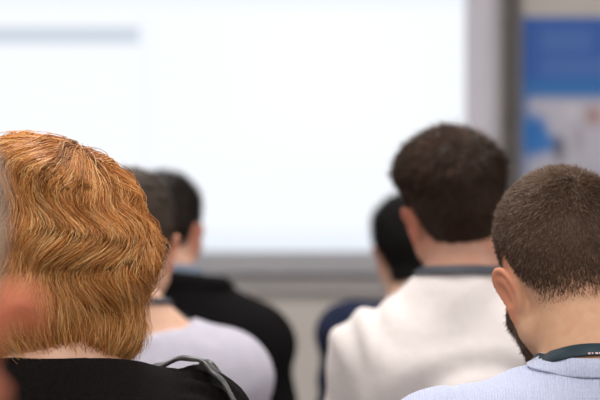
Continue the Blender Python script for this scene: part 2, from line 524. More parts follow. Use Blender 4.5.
def person(label, X, Y, p, group=None, yaw=0):
    root = thing('person', label, 'person', (X, Y, 0), yaw, group); p.setdefault('brow', BROW_L if 'ginger' in label or 'pink ear' in label else BROW_D)
    hs = p.get('hs', 1.0)
    hair_top = p.get('hairtop', .01)
    R = rotm(math.radians(p.get('yaw', 0)), math.radians(p.get('pitch', 0)), math.radians(p.get('roll', 0)))
    # put the skull's top where the photo has it
    crown_local = max((R @ (np.array((0, -.014, .045)) + np.array((.0765, .098, .088)) * d))[2] for d in
                      (lambda t: t / np.linalg.norm(t, axis=1, keepdims=True))(rng.normal(size=(4000, 3))))
    hc = np.array((p['hx'], p.get('hy', .035), p['crown'] - hair_top - crown_local * hs))
    H = HeadFrame(hc, R, hs, p.get('flare', 24)); H.jaw = p.get('jaw', 1.0); H.es = p.get('earsize', 1.0)
    fx = p.get('res', .005); bx = p.get('bres', .010)
    # ---- body
    B = SDF()
    torso_prims(B, p, 0.0, hands=True)
    B.add(neck_prim(H, p), .03)
    head_prims(B, H, hs)
    sw = p['sw']
    hx = hc[0]; zt = p['crown'] + .01; zn = p['c7'] - .07
    xs = axis([(-sw - .14, bx), (hx - .115, fx), (hx + .115, bx), (sw + .14, None)])
    ys = axis([(-.22, bx), (hc[1] - .15, fx), (hc[1] + .16, .006), (.46, bx), (.62, None)])
    zs = axis([(-.01, bx), (.58, .006), (.67, bx), (zn, fx), (zt, None)])
    V, F = nets(B.grid(xs, ys, zs), xs, ys, zs); V, F = largest(V, F); V = relax(V, F, 1, .4)
    q = H.inv(V); ax = np.abs(q[:, 0])
    red = .75 * sm(.071, .079, ax) * sm(-.055, -.045, q[:, 1]) * sm(.035, .025, q[:, 1]) * sm(.05, .04, np.abs(q[:, 2]))
    red = np.maximum(red, .8 * sm(.027, .020, ax) * sm(.084, .09, q[:, 1]) * sm(.0145, .010, np.abs(q[:, 2] + .0585)))
    body = link('body', V, F, p['skin'], root, tint=red)
    for s in (-1, 1):
        a, b = ball(.0122 * hs); e = link('eye', a, b, EYE, root); e.location = H((s * .032, .0815, .0125))
        e.rotation_euler = (math.radians(p.get('pitch', 0)), 0, math.radians(p.get('yaw', 0)))
        q = [H((s * (.016 + .034 * t), .1015 - .012 * t - .012 * t * t, .034 + .006 * math.sin(2.4 * t))) for t in np.linspace(0, 1, 7)]
        MB().tube(q, np.array([.003, .0042, .0045, .0042, .0036, .0028, .0014]) * hs, 8).build('eyebrow', p['brow'], root, True)
    # ---- garments
    g = p.get('loose', .012)
    T = SDF(); eb = torso_prims(T, p, g, legs=False)
    for s in (-1, 1):   # cuffs
        el, wr = eb[s]; d = (wr - el) / np.linalg.norm(wr - el)
        T.add(f_cone(wr - d * .03, wr - d * .008, .034 + g * .4, .034 + g * .4), .01)
    if p.get('neckhole'):   # neck opening
        c, r, pt = p['neckhole']; T.sub(f_ell(c, r, rotm(0, math.radians(pt), 0)), .006)
    if p.get('collarlift'): T.add(neck_prim_offset(H, p, p['collarlift']), .02)
    cz, ct = p['neckcut']
    n = rotm(0, math.radians(ct), 0) @ np.array((0, 0, 1.))
    T.cut((0, -.06, cz), n, .004)
    T.cut((0, 0, p.get('hem', .56)), (0, 0, -1), .004)
    cb = p.get('cres', .008)
    xs = axis([(-sw - .16, cb), (sw + .16, None)]); ys = axis([(-.24, cb), (.36, None)]); zs = axis([(.46, .014), (.72, cb), (p['c7'] + .09, None)])
    Vs, Fs = nets(T.grid(xs, ys, zs), xs, ys, zs); Vs, Fs = largest(Vs, Fs); Vs = relax(Vs, Fs, 2, .5)
    if p.get('folds'): Vs = p['folds'](Vs, vnormals(Vs, Fs), p)
    shirt = link(p.get('shirtname', 'shirt'), Vs, Fs, p['shirt'], root)
    L = SDF()
    L.add(f_ell((0, -.005, .57), (.176, .136, .106)), .03)
    for s in (-1, 1):
        L.add(f_cone((s * .085, .0, .553), (s * .12, .43, .545), .094, .070), .03)
        L.add(f_cone((s * .12, .43, .53), (s * .125, .40, .13), .068, .062), .03)
    L.cut((0, 0, .64), (0, 0, 1)); L.cut((0, 0, .09), (0, 0, -1))
    L.ops.append(('s', lambda P: np.maximum(P[..., 2] - .4525, np.maximum(P[..., 1] - .31, .2 - P[..., 2])), None, 0, .004))
    cb = .014
    xs = axis([(-.26, cb), (.26, None)]); ys = axis([(-.2, cb), (.54, None)]); zs = axis([(.06, cb), (.70, None)])
    Vl, Fl = nets(L.grid(xs, ys, zs), xs, ys, zs); Vl, Fl = largest(Vl, Fl); link('trousers', relax(Vl, Fl, 1), Fl, p.get('legs', M_TROUSER), root)
    for s in (-1, 1):
        Q = SDF(); Q.add(f_cone((s * .125, .37, .055), (s * .137, .54, .045), .048, .043), .02); Q.add(f_ell((s * .125, .37, .085), (.046, .05, .045)), .03)
        Q.cut((0, 0, .004), (0, 0, -1)); Q.cut((0, 0, .125), (0, 0, 1))
        xs = axis([(s * .13 - .09, .01), (s * .13 + .09, None)]); ys = axis([(.28, .01), (.63, None)]); zs = axis([(-.02, .01), (.16, None)])
        a, b = nets(Q.grid(xs, ys, zs), xs, ys, zs); link('shoe', a, b, M_SHOE, root)
    full = SDF(); full.ops = list(T.ops)
    return dict(root=root, H=H, B=B, T=T, hs=hs, V=V, F=F, p=p, shirt=shirt, Vs=Vs, Fs=Fs)

def neck_prim_offset(H, p, g):
    return f_cone(H((0, -.03, -.05)), (p['neckx'], -.028, p['c7'] - .03), p['neckr'] * .96 + g, p['neckr'] * 1.06 + g)

def wrap(P, axis_pt, phis, zc, off=.001, base=None):
    """points on the outside of body + garment: rays at azimuth phi (0 = back) from the neck axis, at heights zc"""
    f = lambda Q: np.minimum(P['B'](Q), P['T'](Q))
    c = np.array([[axis_pt[0], axis_pt[1], z] for z in zc])
    d = np.stack([np.sin(phis), -np.cos(phis), 0 * phis], -1)
    t = np.full(len(phis), .36)
    for _ in range(80):
        t = t - .6 * np.clip(f(c + d * t[:, None]) - off, -.02, .06)
    Q = c + d * t[:, None]
    return Q, grad(f, Q, .004)

def lanyard(P, zback, zside, zfront, m, w=.016, drop=.30, name='lanyard', off=.0015, thick=.0015, tilt=None, parent=None):
    p = P['p']; u = np.linspace(-1, 1, 121)
    phis = u * math.radians(168)
    au = np.abs(u)
    z = np.interp(au, [0, .12, .35, .5, .65, 1.0], [zback, zback - .001, zside, zside - .003, zfront, zfront - drop])
    k = np.ones(9) / 9; z = np.convolve(np.pad(z, 4, mode='edge'), k, 'valid')
    Q, n = wrap(P, (p['neckx'], -.01), phis, z, off)
    for _ in range(3): Q[1:-1] = .25 * Q[:-2] + .5 * Q[1:-1] + .25 * Q[2:]
    V, F = ribbon(Q, n, w, thick, lift=.0005)
    return link(name, V, F, m, parent or P['root']), Q, n

def collar(P, zback, zside, zfront, w, thick, m, parent, off=.001, name='collar'):
    phis = np.linspace(-PI, PI, 97)[:-1]; au = np.abs(phis) / PI
    z = np.interp(au, [0, .15, .5, 1], [zback, zback - .001, zside, zfront])
    k = np.ones(13) / 13; z = np.convolve(np.concatenate([z[-6:], z, z[:6]]), k, 'valid')
    Q, n = wrap(P, (P['p']['neckx'], -.012), phis, z, off)
    V, F = ribbon(Q, n, w, thick, closed=True)
    return link(name, V, F, m, parent)

def short_hair(P, st, m, cap_m, count=5000, name='hair', res=.005, r=.0005):
    H, hs, p = P['H'], P['hs'], P['p']
    base = cranium(H, hs, p)
    for e in st.get('extra', []):
        pass
    c = H.c
    xs = axis([(c[0] - .15, res), (c[0] + .15, None)]); ys = axis([(c[1] - .19, res), (c[1] + .17, None)]); zs = axis([(c[2] - .13 * hs, res), (c[2] + .21, None)])
    D = base.grid(xs, ys, zs, .09)
    G = np.stack(np.meshgrid(xs, ys, zs, indexing='ij'), -1).reshape(-1, 3)
    q = H.inv(G); t, f = thickness(q, st)
    if st.get('vol'):
        t = t + st['vol'](q) * f
    lump = st.get('lump', .0)
    if lump: t = t + lump * f * (np.sin(q[:, 0] * 160 + 2 * np.sin(q[:, 2] * 70)) * np.sin(q[:, 1] * 130 + q[:, 2] * 60)) * sm(.0, .09, q[:, 2])
    D = D - (t * hs).reshape(D.shape)
    V, F = nets(D, xs, ys, zs); V, F = largest(V, F); V = relax(V, F, 1, .4)
    n = vnormals(V, F)
    q = H.inv(V); t, f = thickness(q, st)
    keep = (f > .04) & (V[:, 2] > c[2] - .12 * hs)
    kf = keep[F].all(1)
    used = np.unique(F[kf]); new = np.full(len(V), -1); new[used] = np.arange(len(used))
    V, F, n, q, t, f = V[used], new[F[kf]], n[used], q[used], t[used], f[used]
    Fcap = F[(f > st.get('capf', .35))[F].all(1)]               # the solid mass; the fade below it is single hairs
    # strands
    wgt = f ** st.get('wpow', 1.0)
    root, fi = sample(V, F, count, wgt)
    nn = n[F[fi]].mean(1); nn /= np.linalg.norm(nn, axis=1, keepdims=True)
    rq = H.inv(root); th, ff = thickness(rq, st)
    wl = np.array(st.get('whorl', (.01, -.075, .115)))
    d = rq - wl; tang = d / (np.linalg.norm(d, axis=1, keepdims=True) + .01)
    sw = np.cross(np.array((0, -.5, .8)), d); sw = sw / (np.linalg.norm(sw, axis=1, keepdims=True) + .02)
    near = np.exp(-np.linalg.norm(d, axis=1, keepdims=True) / .03)
    tang = tang + sw * near * .9 + st.get('comb', np.zeros(3)) * sm(.04, .1, rq[:, 2])[:, None]
    tang = tang @ H.R.T
    tang = tang - nn * (tang * nn).sum(1, keepdims=True)
    tang /= np.linalg.norm(tang, axis=1, keepdims=True) + 1e-9
    L = (st['slen'] + (st['tlen'] - st['slen']) * sm(.03, .11, rq[:, 2])) * (.6 + .8 * rng.random(count)) * (.25 + .75 * ff)
    lean = st.get('lean', .6)
    M = 4; s = np.linspace(0, 1, M)[None, :, None]
    root = root + nn * (.0042 * (1 - ff) * hs)[:, None]
    jit = rng.normal(size=(count, 3)) * .22
    dirs = nn * (1 - lean) + tang * lean + jit
    dirs /= np.linalg.norm(dirs, axis=1, keepdims=True)
    curl = (tang * .3 - nn * .12) + rng.normal(size=(count, 3)) * .1
    Pp = (root - nn * .0015)[:, None, :] + L[:, None, None] * (dirs[:, None, :] * s + curl[:, None, :] * s ** 2)
    Vt, Ft = tubes(Pp, r * (.7 + .6 * rng.random(count)) * (.5 + .5 * ff))
    tint = np.clip(rng.normal(.5, .22, count), 0, 1)
    grey = rng.random(count) < st.get('grey', 0.0); tint[grey] = 1
    capt = np.full(len(V), st.get('captint', .25))
    Va = np.concatenate([V, Vt]); Fa = np.concatenate([Fcap, Ft + len(V)])
    return link(name, Va, Fa, m, P['root'], tint=np.concatenate([capt, np.repeat(tint, M * 3)]))

# fold functions: push garment vertices along their normals (cloth wrinkles)
def folds_knit(V, n, p):
    z = p['c7'] - V[:, 2]
    d = .0022 * pnoise(V, 22, 1) + .0016 * np.sin(38 * (V[:, 2] + .5 * np.abs(V[:, 0])) + 5 * pnoise(V, 7, 2)) * sm(.03, .12, z)
    a = np.abs(V[:, 0]) - (p['sw'] - .02)      # armhole seam
    d = d - .0035 * np.exp(-(a / .006) ** 2) * (V[:, 2] > p['za'] - .2)
    return V + n * d[:, None]
def folds_shirt(V, n, p):
    z = p['c7'] - V[:, 2]
    ph = 8 * pnoise(V, 4.5, 3)
    d = .0065 * np.sin(42 * (V[:, 2] + .35 * V[:, 0]) + ph) * sm(.08, .2, z) + .004 * pnoise(V, 16, 5) + .005 * np.sin(60 * (V[:, 2] - .8 * np.abs(V[:, 0])) + ph) * sm(.08, .18, np.abs(V[:, 0]))
    a = np.abs(V[:, 0]) - (p['sw'] + .0)
    d = d - .003 * np.exp(-(a / .008) ** 2)
    return V + n * d[:, None]
def folds_soft(V, n, p):
    return V + n * (.006 * pnoise(V, 9, 4) + .003 * np.sin(34 * (V[:, 2] + .4 * V[:, 0]) + 6 * pnoise(V, 5, 8)))[:, None]
def folds_gather(V, n, p):
    # gathered sleeve heads: pleats radiating from the armhole
    d = .003 * pnoise(V, 14, 6)
    for s in (-1, 1):
        c = np.array((s * (p['sw'] - .02), -.01, p['za'] - .10))
        q = V - c; out = sm(.0, .03, s * q[:, 0])
        ang = np.arctan2(q[:, 1], q[:, 2])
        d = d + out * (.0035 * np.sin(26 * ang + 3 * pnoise(V, 9, 2)) + .006) * sm(-.22, -.02, q[:, 2])
        seam = s * V[:, 0] - (p['sw'] - .015 + .12 * (V[:, 2] - p['za']))
        d = d - .001 * np.exp(-(seam / .005) ** 2) * (V[:, 2] > p['za'] - .16)
    return V + n * d[:, None]

M_TROUSER = mat('dark_trouser_cloth', (.03, .032, .04), .8, .2, noise=(200, (.045, .047, .055)))
M_SHOE = mat('shoe_leather', (.02, .018, .016), .35, .5, noise=(60, (.03, .026, .022)))
BROW_D = mat('brow_dark', (.02, .013, .01), .7, .2, noise=(900, (.05, .035, .025)))
BROW_L = mat('brow_light', (.30, .17, .09), .7, .2, noise=(900, (.22, .12, .06)))
SK_A = mat('skin_olive', (.67, .40, .255), .5, .35, noise=(60, (.63, .345, .21)), bump=(900, .15, .0006), sss=.12)
SK_B = mat('skin_rosy', (.62, .33, .235), .5, .35, noise=(25, (.60, .36, .26)), sss=.15)
SK_C = mat('skin_fair', (.68, .43, .31), .5, .35, noise=(50, (.64, .38, .27)), sss=.12)
SK_E = mat('skin_tan', (.47, .225, .15), .5, .3, noise=(25, (.44, .24, .17)), sss=.12)
SK_D = mat('skin_flushed', (.74, .32, .18), .5, .3, noise=(14, (.78, .42, .28)), sss=.2)
# ---- the seven people -------------------------------------------------------
FOC = 2250.0
CAMZ = 1.24
def wx(px, d): return (px - 300) / FOC * d
def wz(py, d): return CAMZ - (py - 160) / FOC * d

# 1  man with cropped hair in the blue-grey sweater
d = 2.80
knit = knit_mat('heather_knit', (.47, .52, .72), (.56, .61, .80))
X = wx(601, d)
p = dict(hx=-.035, hy=.056, crown=wz(165, d), hairtop=.013, yaw=8, pitch=-21, roll=-7, hs=1.02, neckx=-.012, neckr=.059, trap=.060,
         c7=wz(352, d) + .004, sw=.205, za=wz(352, d) - .058, skin=SK_A, shirt=knit, shirtname='sweater', loose=.013,
         neckcut=(wz(352, d) - .003, -20), res=.003, bres=.009, cres=.006, folds=folds_knit, flare=15)
M7 = person('man with cropped brown hair and beard in a pale blue knit sweater', X, d, p)
st = dict(nape=-.060, side=.003, top=.007, fade=.058, grow=.06, wpow=1.25, low=.0006, slen=.005, tlen=.010, lean=.55, whorl=(.012, -.085, .105), grey=.03, captint=.3, capf=.93)
HM7 = hair_mat('cropped_brown_hair', (.036, .020, .013), (.105, .058, .036), (.29, .185, .12), .55, .3)
short_hair(M7, st, HM7, None, 42000, res=.0035, r=.00040)
collar(M7, wz(352, d) - .012, wz(358, d), wz(352, d) - .095, .024, .0028, knit, M7['shirt'], .0005)
teal = mat('lanyard_teal', (.004, .022, .036), .5, .4, noise=(700, (.006, .030, .046)))
lo, Q, n = lanyard(M7, wz(344, d), wz(356, d), wz(372, d), teal, .0165, .28, off=.003)

# small pale printed marks along the lanyard's lower edge
T = np.gradient(Q, axis=0); T /= np.linalg.norm(T, axis=1, keepdims=True)
W = np.cross(n - T * (n * T).sum(1, keepdims=True), T); W /= np.linalg.norm(W, axis=1, keepdims=True)
sg = np.sign(W[60][2])
mb = MB()
s_cum = np.concatenate([[0], np.cumsum(np.linalg.norm(np.diff(Q, axis=0), axis=1))])
Vm, Fm = [], []
for k in range(16):
    s0 = s_cum[60] - .014 + k * .0042; ln = (.0026, .0016, .003)[k % 3]
    pts = []
    for s_, w_ in ((s0, -.0072), (s0 + ln, -.0072), (s0 + ln, -.0050), (s0, -.0050)):
        q = np.array([np.interp(s_, s_cum, Q[:, i]) for i in range(3)]); nn = np.array([np.interp(s_, s_cum, n[:, i]) for i in range(3)])
        ww = np.array([np.interp(s_, s_cum, W[:, i]) for i in range(3)])
        pts.append(q + ww * w_ * sg + nn * .0024)
    b0 = len(Vm); Vm += pts; Fm.append([b0, b0 + 1, b0 + 2, b0 + 3])
link('printed_mark', Vm, Fm, mat('lanyard_print', (.75, .55, .6), .6), lo, smooth=False, label='tiny pale printed marks on lanyard')

# beard: thin shell over the jaw plus short hairs
def beard(P, m, count, res=.003):
    H, hs = P['H'], P['hs']; c = H.c
    S = SDF(); torso_prims(S, P['p'], 0.0, arms=False, legs=False); S.add(neck_prim(H, P['p']), .03); head_prims(S, H, hs, ears=False)
    xs = axis([(c[0] - .11, res), (c[0] + .11, None)]); ys = axis([(c[1] - .06, res), (c[1] + .16, None)]); zs = axis([(c[2] - .16, res), (c[2] + .07, None)])
    D = S.grid(xs, ys, zs, .05)
    G = np.stack(np.meshgrid(xs, ys, zs, indexing='ij'), -1).reshape(-1, 3)
    def msk(q):
        x, y, z = q[:, 0], q[:, 1], q[:, 2]
        top = np.interp(y, [0, .018, .03, .06, .085, .12], [.014, .014, .004, -.014, -.032, -.036])
        f = sm(-.004, .006, top - z) * sm(-.006, .008, y + .002 - .25 * np.clip(-.05 - z, 0, .1)) * sm(-.136, -.118, z + .12 * np.clip(y - .03, 0, .1))
        mouth = ((x / .026) ** 2 + ((z + .0575) / .012) ** 2) < 1
        return np.where(mouth, 0, f)
    f = msk(H.inv(G)); D = D - (.0014 * f - .003 * (1 - f)).reshape(D.shape) * hs
    V, F = nets(D, xs, ys, zs)
    f = msk(H.inv(V)); keep = (f > .12)[F].all(1)
    used = np.unique(F[keep]); new = np.full(len(V), -1); new[used] = np.arange(len(used)); V, F, f = V[used], new[F[keep]], f[used]
    n = vnormals(V, F)
    root, fi = sample(V, F, count, f)
    nn = n[F[fi]].mean(1); dn = np.array((0, .25, -1.)) @ H.R.T
    dirs = nn * .6 + dn * .6 + rng.normal(size=(count, 3)) * .3
    s = np.linspace(0, 1, 3)[None, :, None]; L = .004 * (.5 + rng.random(count))[:, None, None]
    Vt, Ft = tubes((root - nn * .001)[:, None] + dirs[:, None] * s * L, .0004)
    tint = np.clip(rng.normal(.4, .2, count), 0, 1)
    link('beard', np.concatenate([V, Vt]), np.concatenate([F, Ft + len(V)]), m, P['root'], tint=np.concatenate([np.full(len(V), .34), np.repeat(tint, 9)]))
beard(M7, HM7, 5000)

# 2  woman with wavy ginger hair, black top
d = 2.75
black = mat('black_jersey', (.006, .005, .005), .9, .08, noise=(300, (.010, .008, .008)), bump=(160, .25, .002))
X = wx(56, d)
zc = wz(357, d)
p = dict(hx=.0, hy=.04, crown=wz(143, d), hairtop=.0, pitch=-6, hs=1.0, neckx=.0, neckr=.050, c7=zc + .012, sw=.166, za=zc - .030,
         skin=SK_C, shirt=black, shirtname='blouse', loose=.010, neckcut=(zc + .004, -10), neckhole=None, res=.004, bres=.009, cres=.006, folds=folds_gather)
W2 = person('woman with wavy ginger hair in a black top', X, d, p)
def ginger():
    H, hs = W2['H'], 1.0
    c = H.c
    S = SDF()
    E = lambda q, r, k=.04: S.add(f_ell(c + np.array(q), r), k)
    E((-.014, -.010, .052), (.0935, .115, .086))
    E((-.045, -.015, .080), (.068, .095, .050), .03)
    E((.020, -.030, .000), (.094, .102, .092))
    E((.052, -.035, -.016), (.066, .080, .050), .025)
    E((-.012, -.064, -.085), (.082, .062, .058), .03)
    E((.046, -.045, -.085), (.062, .062, .050), .02)
    E((-.045, -.035, -.035), (.078, .085, .085))
    E((-.055, -.035, -.065), (.055, .062, .045))
    S.sub(f_ell(c + np.array((0, .10, -.03)), (.066, .088, .118)), .02)
    S.sub(f_ell(c + np.array((0, .06, -.16)), (.07, .085, .08)), .02)
    # polar table of the hair surface around the pole where the hair parts
    O = c + np.array((.01, -.02, .0))
    pole = np.array((.022, -.052, .115)); pole /= np.linalg.norm(pole)
    e1 = np.cross(pole, np.array((0, 1., 0))); e1 /= np.linalg.norm(e1); e2 = np.cross(pole, e1)
    NT, NP = 90, 144
    th = np.linspace(0, 2.9, NT); ph = np.linspace(-PI, PI, NP)
    TH, PH = np.meshgrid(th, ph, indexing='ij')
    def dirv(a, b): return (np.cos(a)[..., None] * pole + np.sin(a)[..., None] * (np.cos(b)[..., None] * e1 + np.sin(b)[..., None] * e2))
    Dv = dirv(TH, PH); t = np.full(TH.shape, .26)
    for _ in range(60): t = t - .6 * np.clip(S(O + Dv * t[..., None]), -.03, .05)
    Rt = t
    for _ in range(2): Rt[1:-1] = .25 * Rt[:-2] + .5 * Rt[1:-1] + .25 * Rt[2:]
    def Rlook(a, b):
        b = (b + PI) % (2 * PI) - PI
        u = np.clip(a / 2.9 * (NT - 1), 0, NT - 1.001); v = (b + PI) / (2 * PI) * (NP - 1)
        i, j = u.astype(int), np.minimum(v.astype(int), NP - 2); fu, fv = u - i, v - j
        return Rt[i, j] * (1 - fu) * (1 - fv) + Rt[i + 1, j] * fu * (1 - fv) + Rt[i, j + 1] * (1 - fu) * fv + Rt[i + 1, j + 1] * fu * fv
    # large waves shared by neighbouring locks
    fr_ = [(rng.uniform(6, 12), rng.uniform(.5, 2.6) * rng.choice((-1, 1)), rng.uniform(0, 2 * PI)) for _ in range(6)]
    def wave(a, b):
        w = sum(np.sin(fa * a + fb * b + f0) for fa, fb, f0 in fr_) / 2.2
        return sm(.25, .8, a) * .0105 * w
    fs_ = [(6.0, .9, .4), (9.0, -1.3, 2.0), (4.2, 2.1, 1.0)]
    def swing(a, b):   # sideways wave of the locks
        return sm(.15, .8, a) * .085 * sum(np.sin(fa * a + fb * b + f0) for fa, fb, f0 in fs_)
    def ang(D):        # direction -> polar coordinates of the table
        D = D / np.linalg.norm(D, axis=-1, keepdims=True)
        return np.arccos(np.clip(D @ pole, -1, 1)), np.arctan2(D @ e2, D @ e1)
    nl = 460; per = 42
    lb = rng.uniform(-PI, PI, nl); la = np.abs(rng.normal(0, .45, nl)) + .03
    la[:190] = rng.uniform(.4, 1.7, 190)
    lphase = 2.2 * np.sin(2.1 * lb + 1) + 1.6 * np.sin(3.7 * lb + 4 * la) + rng.normal(0, .25, nl); lfreq = .50 + .10 * np.sin(1.3 * lb + 2) + rng.normal(0, .03, nl); lamp = rng.uniform(.4, 1.2, nl); ldep = rng.uniform(-.010, .005, nl)
    lwid = rng.uniform(.5, 1.5, nl)
    ltint = np.clip(rng.normal(.52, .16, nl), 0, 1)
    lshift = rng.uniform(-.02, .75, nl)                         # roots spread along a parting that runs forward
    N = nl * per; M = 20
    li = np.repeat(np.arange(nl), per)
    s = np.linspace(0, 1, M)[None, :]
    a0 = np.clip(la[li] + rng.normal(0, .06, N), .02, 2.2)
    arc = rng.uniform(1.4, 2.5, N) * (1 - .18 * rng.random(N))
    a = a0[:, None] + arc[:, None] * s
    off = rng.normal(0, 1, (N, 1)) * lwid[li][:, None]
    b = lb[li][:, None] + off * (.085 - .05 * s) / np.maximum(np.sin(np.clip(a, .15, 2.7)), .3) ** .5
    b = b + (lamp[li] * .036)[:, None] * np.sin(2 * PI * a / lfreq[li][:, None] + lphase[li][:, None]) * (.25 + .75 * s)
    b = b + rng.normal(0, .05, (N, 1)) * s ** 2 + rng.normal(0, .014, (N, 1)) * np.sin(9 * s + rng.uniform(0, 6, (N, 1)))
    depth = ldep[li][:, None] * np.sin(PI * np.clip(s * 1.1, 0, 1)) + rng.normal(-.001, .0024, (N, 1)) - .0042 * np.clip(off, -1.6, 1.6) ** 2 + .006 * np.cos(2 * PI * a / lfreq[li][:, None] + lphase[li][:, None]) * s
    fly = (rng.random((N, 1)) < .19) * rng.uniform(.003, .018, (N, 1)) * s ** 1.5
    sh = (lshift[li] + rng.normal(0, .05, N))[:, None, None]
    fwd = np.array((-.12, 1., 0)); fwd = fwd - pole * (fwd @ pole); fwd /= np.linalg.norm(fwd)
    pl_ = np.cos(sh) * pole + np.sin(sh) * fwd
    q1 = np.broadcast_to(np.cross(pole, fwd), pl_.shape); q2 = np.cross(pl_, q1)
    def trace(bb): return np.cos(a)[..., None] * pl_ + np.sin(a)[..., None] * (np.cos(bb)[..., None] * q1 + np.sin(bb)[..., None] * q2)
    ta, tb = ang(trace(b))
    D = trace(b + swing(ta, tb)); ta, tb = ang(D)
    R = Rlook(ta, tb) + wave(ta, tb) + depth + fly
    P = O + D * R[..., None]
    # locks hang over the nape: end each strand at the hem, turned a little inwards
    x = P[..., 0] - c[0]
    hem = c[2] + np.interp(x, [-.14, -.07, 0, .06, .10, .14], [-.105, -.118, -.130, -.130, -.120, -.095]) + rng.normal(0, .009, (N, 1))
    below = P[..., 2] < hem
    first = np.where(below.any(1), below.argmax(1), M - 1)
    # face side: stop strands that would cover the face
    front = (P[..., 1] - c[1] > .062) & (np.abs(x) < .062) & (P[..., 2] - c[2] < .05)
    ff = np.where(front.any(1), front.argmax(1), M - 1)
    first = np.minimum(first, ff)
    ok = first >= 5
    P, first, a0, li2, arc = P[ok], first[ok], a0[ok], li[ok], arc[ok]
    # resample to the shortened length
    u = np.linspace(0, 1, M)[None, :] * first[:, None]
    i0 = np.minimum(u.astype(int), M - 2); fr = (u - i0)[..., None]
    ar = np.arange(len(P))[:, None]
    P = P[ar, i0] * (1 - fr) + P[ar, i0 + 1] * fr
    n = len(P)
    ts = np.clip(ltint[li2] + rng.normal(0, .17, n), 0, 1)
    tint = np.repeat(ts[:, None], M, 1)
    aa = a0[:, None] + arc[:, None] * u / (M - 1)
    tint = tint - .42 * np.exp(-(aa / .26) ** 2)                # darker grown-out roots
    tint = np.clip(tint + .12 * np.linspace(0, 1, M)[None], 0, 1)
    Vt, Ft = tubes(P, .00046 * (.7 + .6 * rng.random(n)))
    # the inner mass of hair under the loose locks
    A, Bm = np.meshgrid(np.linspace(0.0, 2.45, 70), np.linspace(-PI, PI, 121)[:-1], indexing='ij')
    Rm = Rlook(A, Bm) + wave(A, Bm) - .004 - .006 * sm(.3, .8, A)
    Vm = O + dirv(A, Bm) * Rm[..., None]
    hemm = c[2] + np.interp(Vm[..., 0] - c[0], [-.14, -.07, 0, .06, .10, .14], [-.095, -.108, -.120, -.120, -.110, -.085])
    nP = 120
    idx = np.arange(70 * nP).reshape(70, nP)
    Fm = np.stack([idx[:-1], np.roll(idx, -1, 1)[:-1], np.roll(idx, -1, 1)[1:], idx[1:]], -1)
    xm = Vm[..., 0] - c[0]
    good = (Vm[..., 2] > hemm) & ~((Vm[..., 1] - c[1] > .06) & (np.abs(xm) < .064) & (Vm[..., 2] - c[2] < .06))
    Fm = Fm.reshape(-1, 4); gf = good.ravel()[Fm].all(1); Fm = Fm[gf]
    Vm = Vm.reshape(-1, 3)
    tm = np.clip(.32 - .3 * np.exp(-(A / .26) ** 2), 0, 1).ravel()
    HG = hair_mat('ginger_hair', (.12, .038, .009), (.68, .275, .065), (.97, .63, .28), .42, .4)
    link('hair', np.concatenate([Vm, Vt]), np.concatenate([Fm, Ft + len(Vm)]), HG, W2['root'], tint=np.concatenate([tm, np.repeat(tint.ravel(), 3)]))
ginger()
DW2, XW2 = d, X

# 3  man in the white shirt with thick brown hair
d = 3.75
white = mat('white_cotton', (.73, .68, .67), .8, .2, noise=(30, (.76, .71, .70)), bump=(60, .3, .004))
X = wx(462, d)
p = dict(hx=-.012, hy=.035, crown=wz(124, d), hairtop=.024, yaw=12, pitch=1, roll=-9, flare=12, hs=.97, neckx=.0, neckr=.060, c7=wz(268, d) - .01, sw=.147,
         za=wz(268, d) - .082, skin=SK_E, shirt=white, loose=.016, neckcut=(wz(268, d) - .004, -14), res=.0045, bres=.012, cres=.008, folds=folds_shirt)
M6 = person('man with thick brown hair in a white shirt', X, d, p)
def quiff(q):
    return .006 * sm(.0, .09, q[:, 1]) * sm(.05, .10, q[:, 2]) + .004 * sm(.03, .09, np.abs(q[:, 0])) * sm(.04, .08, q[:, 2])
st = dict(nape=-.052, side=.006, top=.020, fade=.025, grow=.055, t0=.02, t1=.10, low=.001, slen=.008, tlen=.018, lean=.8, whorl=(.01, -.06, .13),
          vol=quiff, lump=.001, comb=np.array((-.5, .4, 0)), captint=.3)
HB = hair_mat('dark_brown_hair', (.009, .0048, .003), (.034, .0165, .009), (.12, .06, .033), .55, .22)
short_hair(M6, st, HB, None, 9000, r=.0007)
navy = mat('lanyard_navy', (.03, .035, .05), .6, .3, noise=(500, (.05, .055, .07)))
lanyard(M6, wz(268, d) + .002, wz(268, d) - .002, wz(268, d) - .02, navy, .018, .26, off=.004)

# 4  person with dark hair in the pale lavender top
d = 4.0
lav = mat('lavender_jersey', (.50, .49, .58), .85, .15, noise=(40, (.55, .53, .62)), bump=(50, .2, .004))
X = wx(127, d)
zc = wz(318, d)
p = dict(hx=.0, hy=.035, crown=wz(167, d), hairtop=.014, yaw=-5, pitch=-4, hs=1.0, neckx=.0, neckr=.054, c7=wz(296, d), sw=.178, za=wz(296, d) - .082,
         skin=SK_C, shirt=lav, shirtname='top', loose=.016, neckcut=(zc + .03, -10), neckhole=((0, -.05, zc + .03), (.132, .15, .066), -8), res=.006, bres=.012, cres=.009, folds=folds_soft)
P3 = person('dark haired person in a pale lavender top beside the man in black', X, d, p)
st = dict(nape=-.082, side=.012, top=.014, fade=.02, grow=.04, slen=.012, tlen=.014, lean=.92, low=.006, captint=.45, lump=.0015)
HD = hair_mat('near_black_hair', (.014, .009, .007), (.042, .028, .021), (.10, .07, .055), .6, .2)
short_hair(P3, st, HD, None, 3000, res=.006, r=.0009)
lanyard(P3, wz(297, d), wz(299, d), wz(310, d), navy, .012, .28, off=.004)

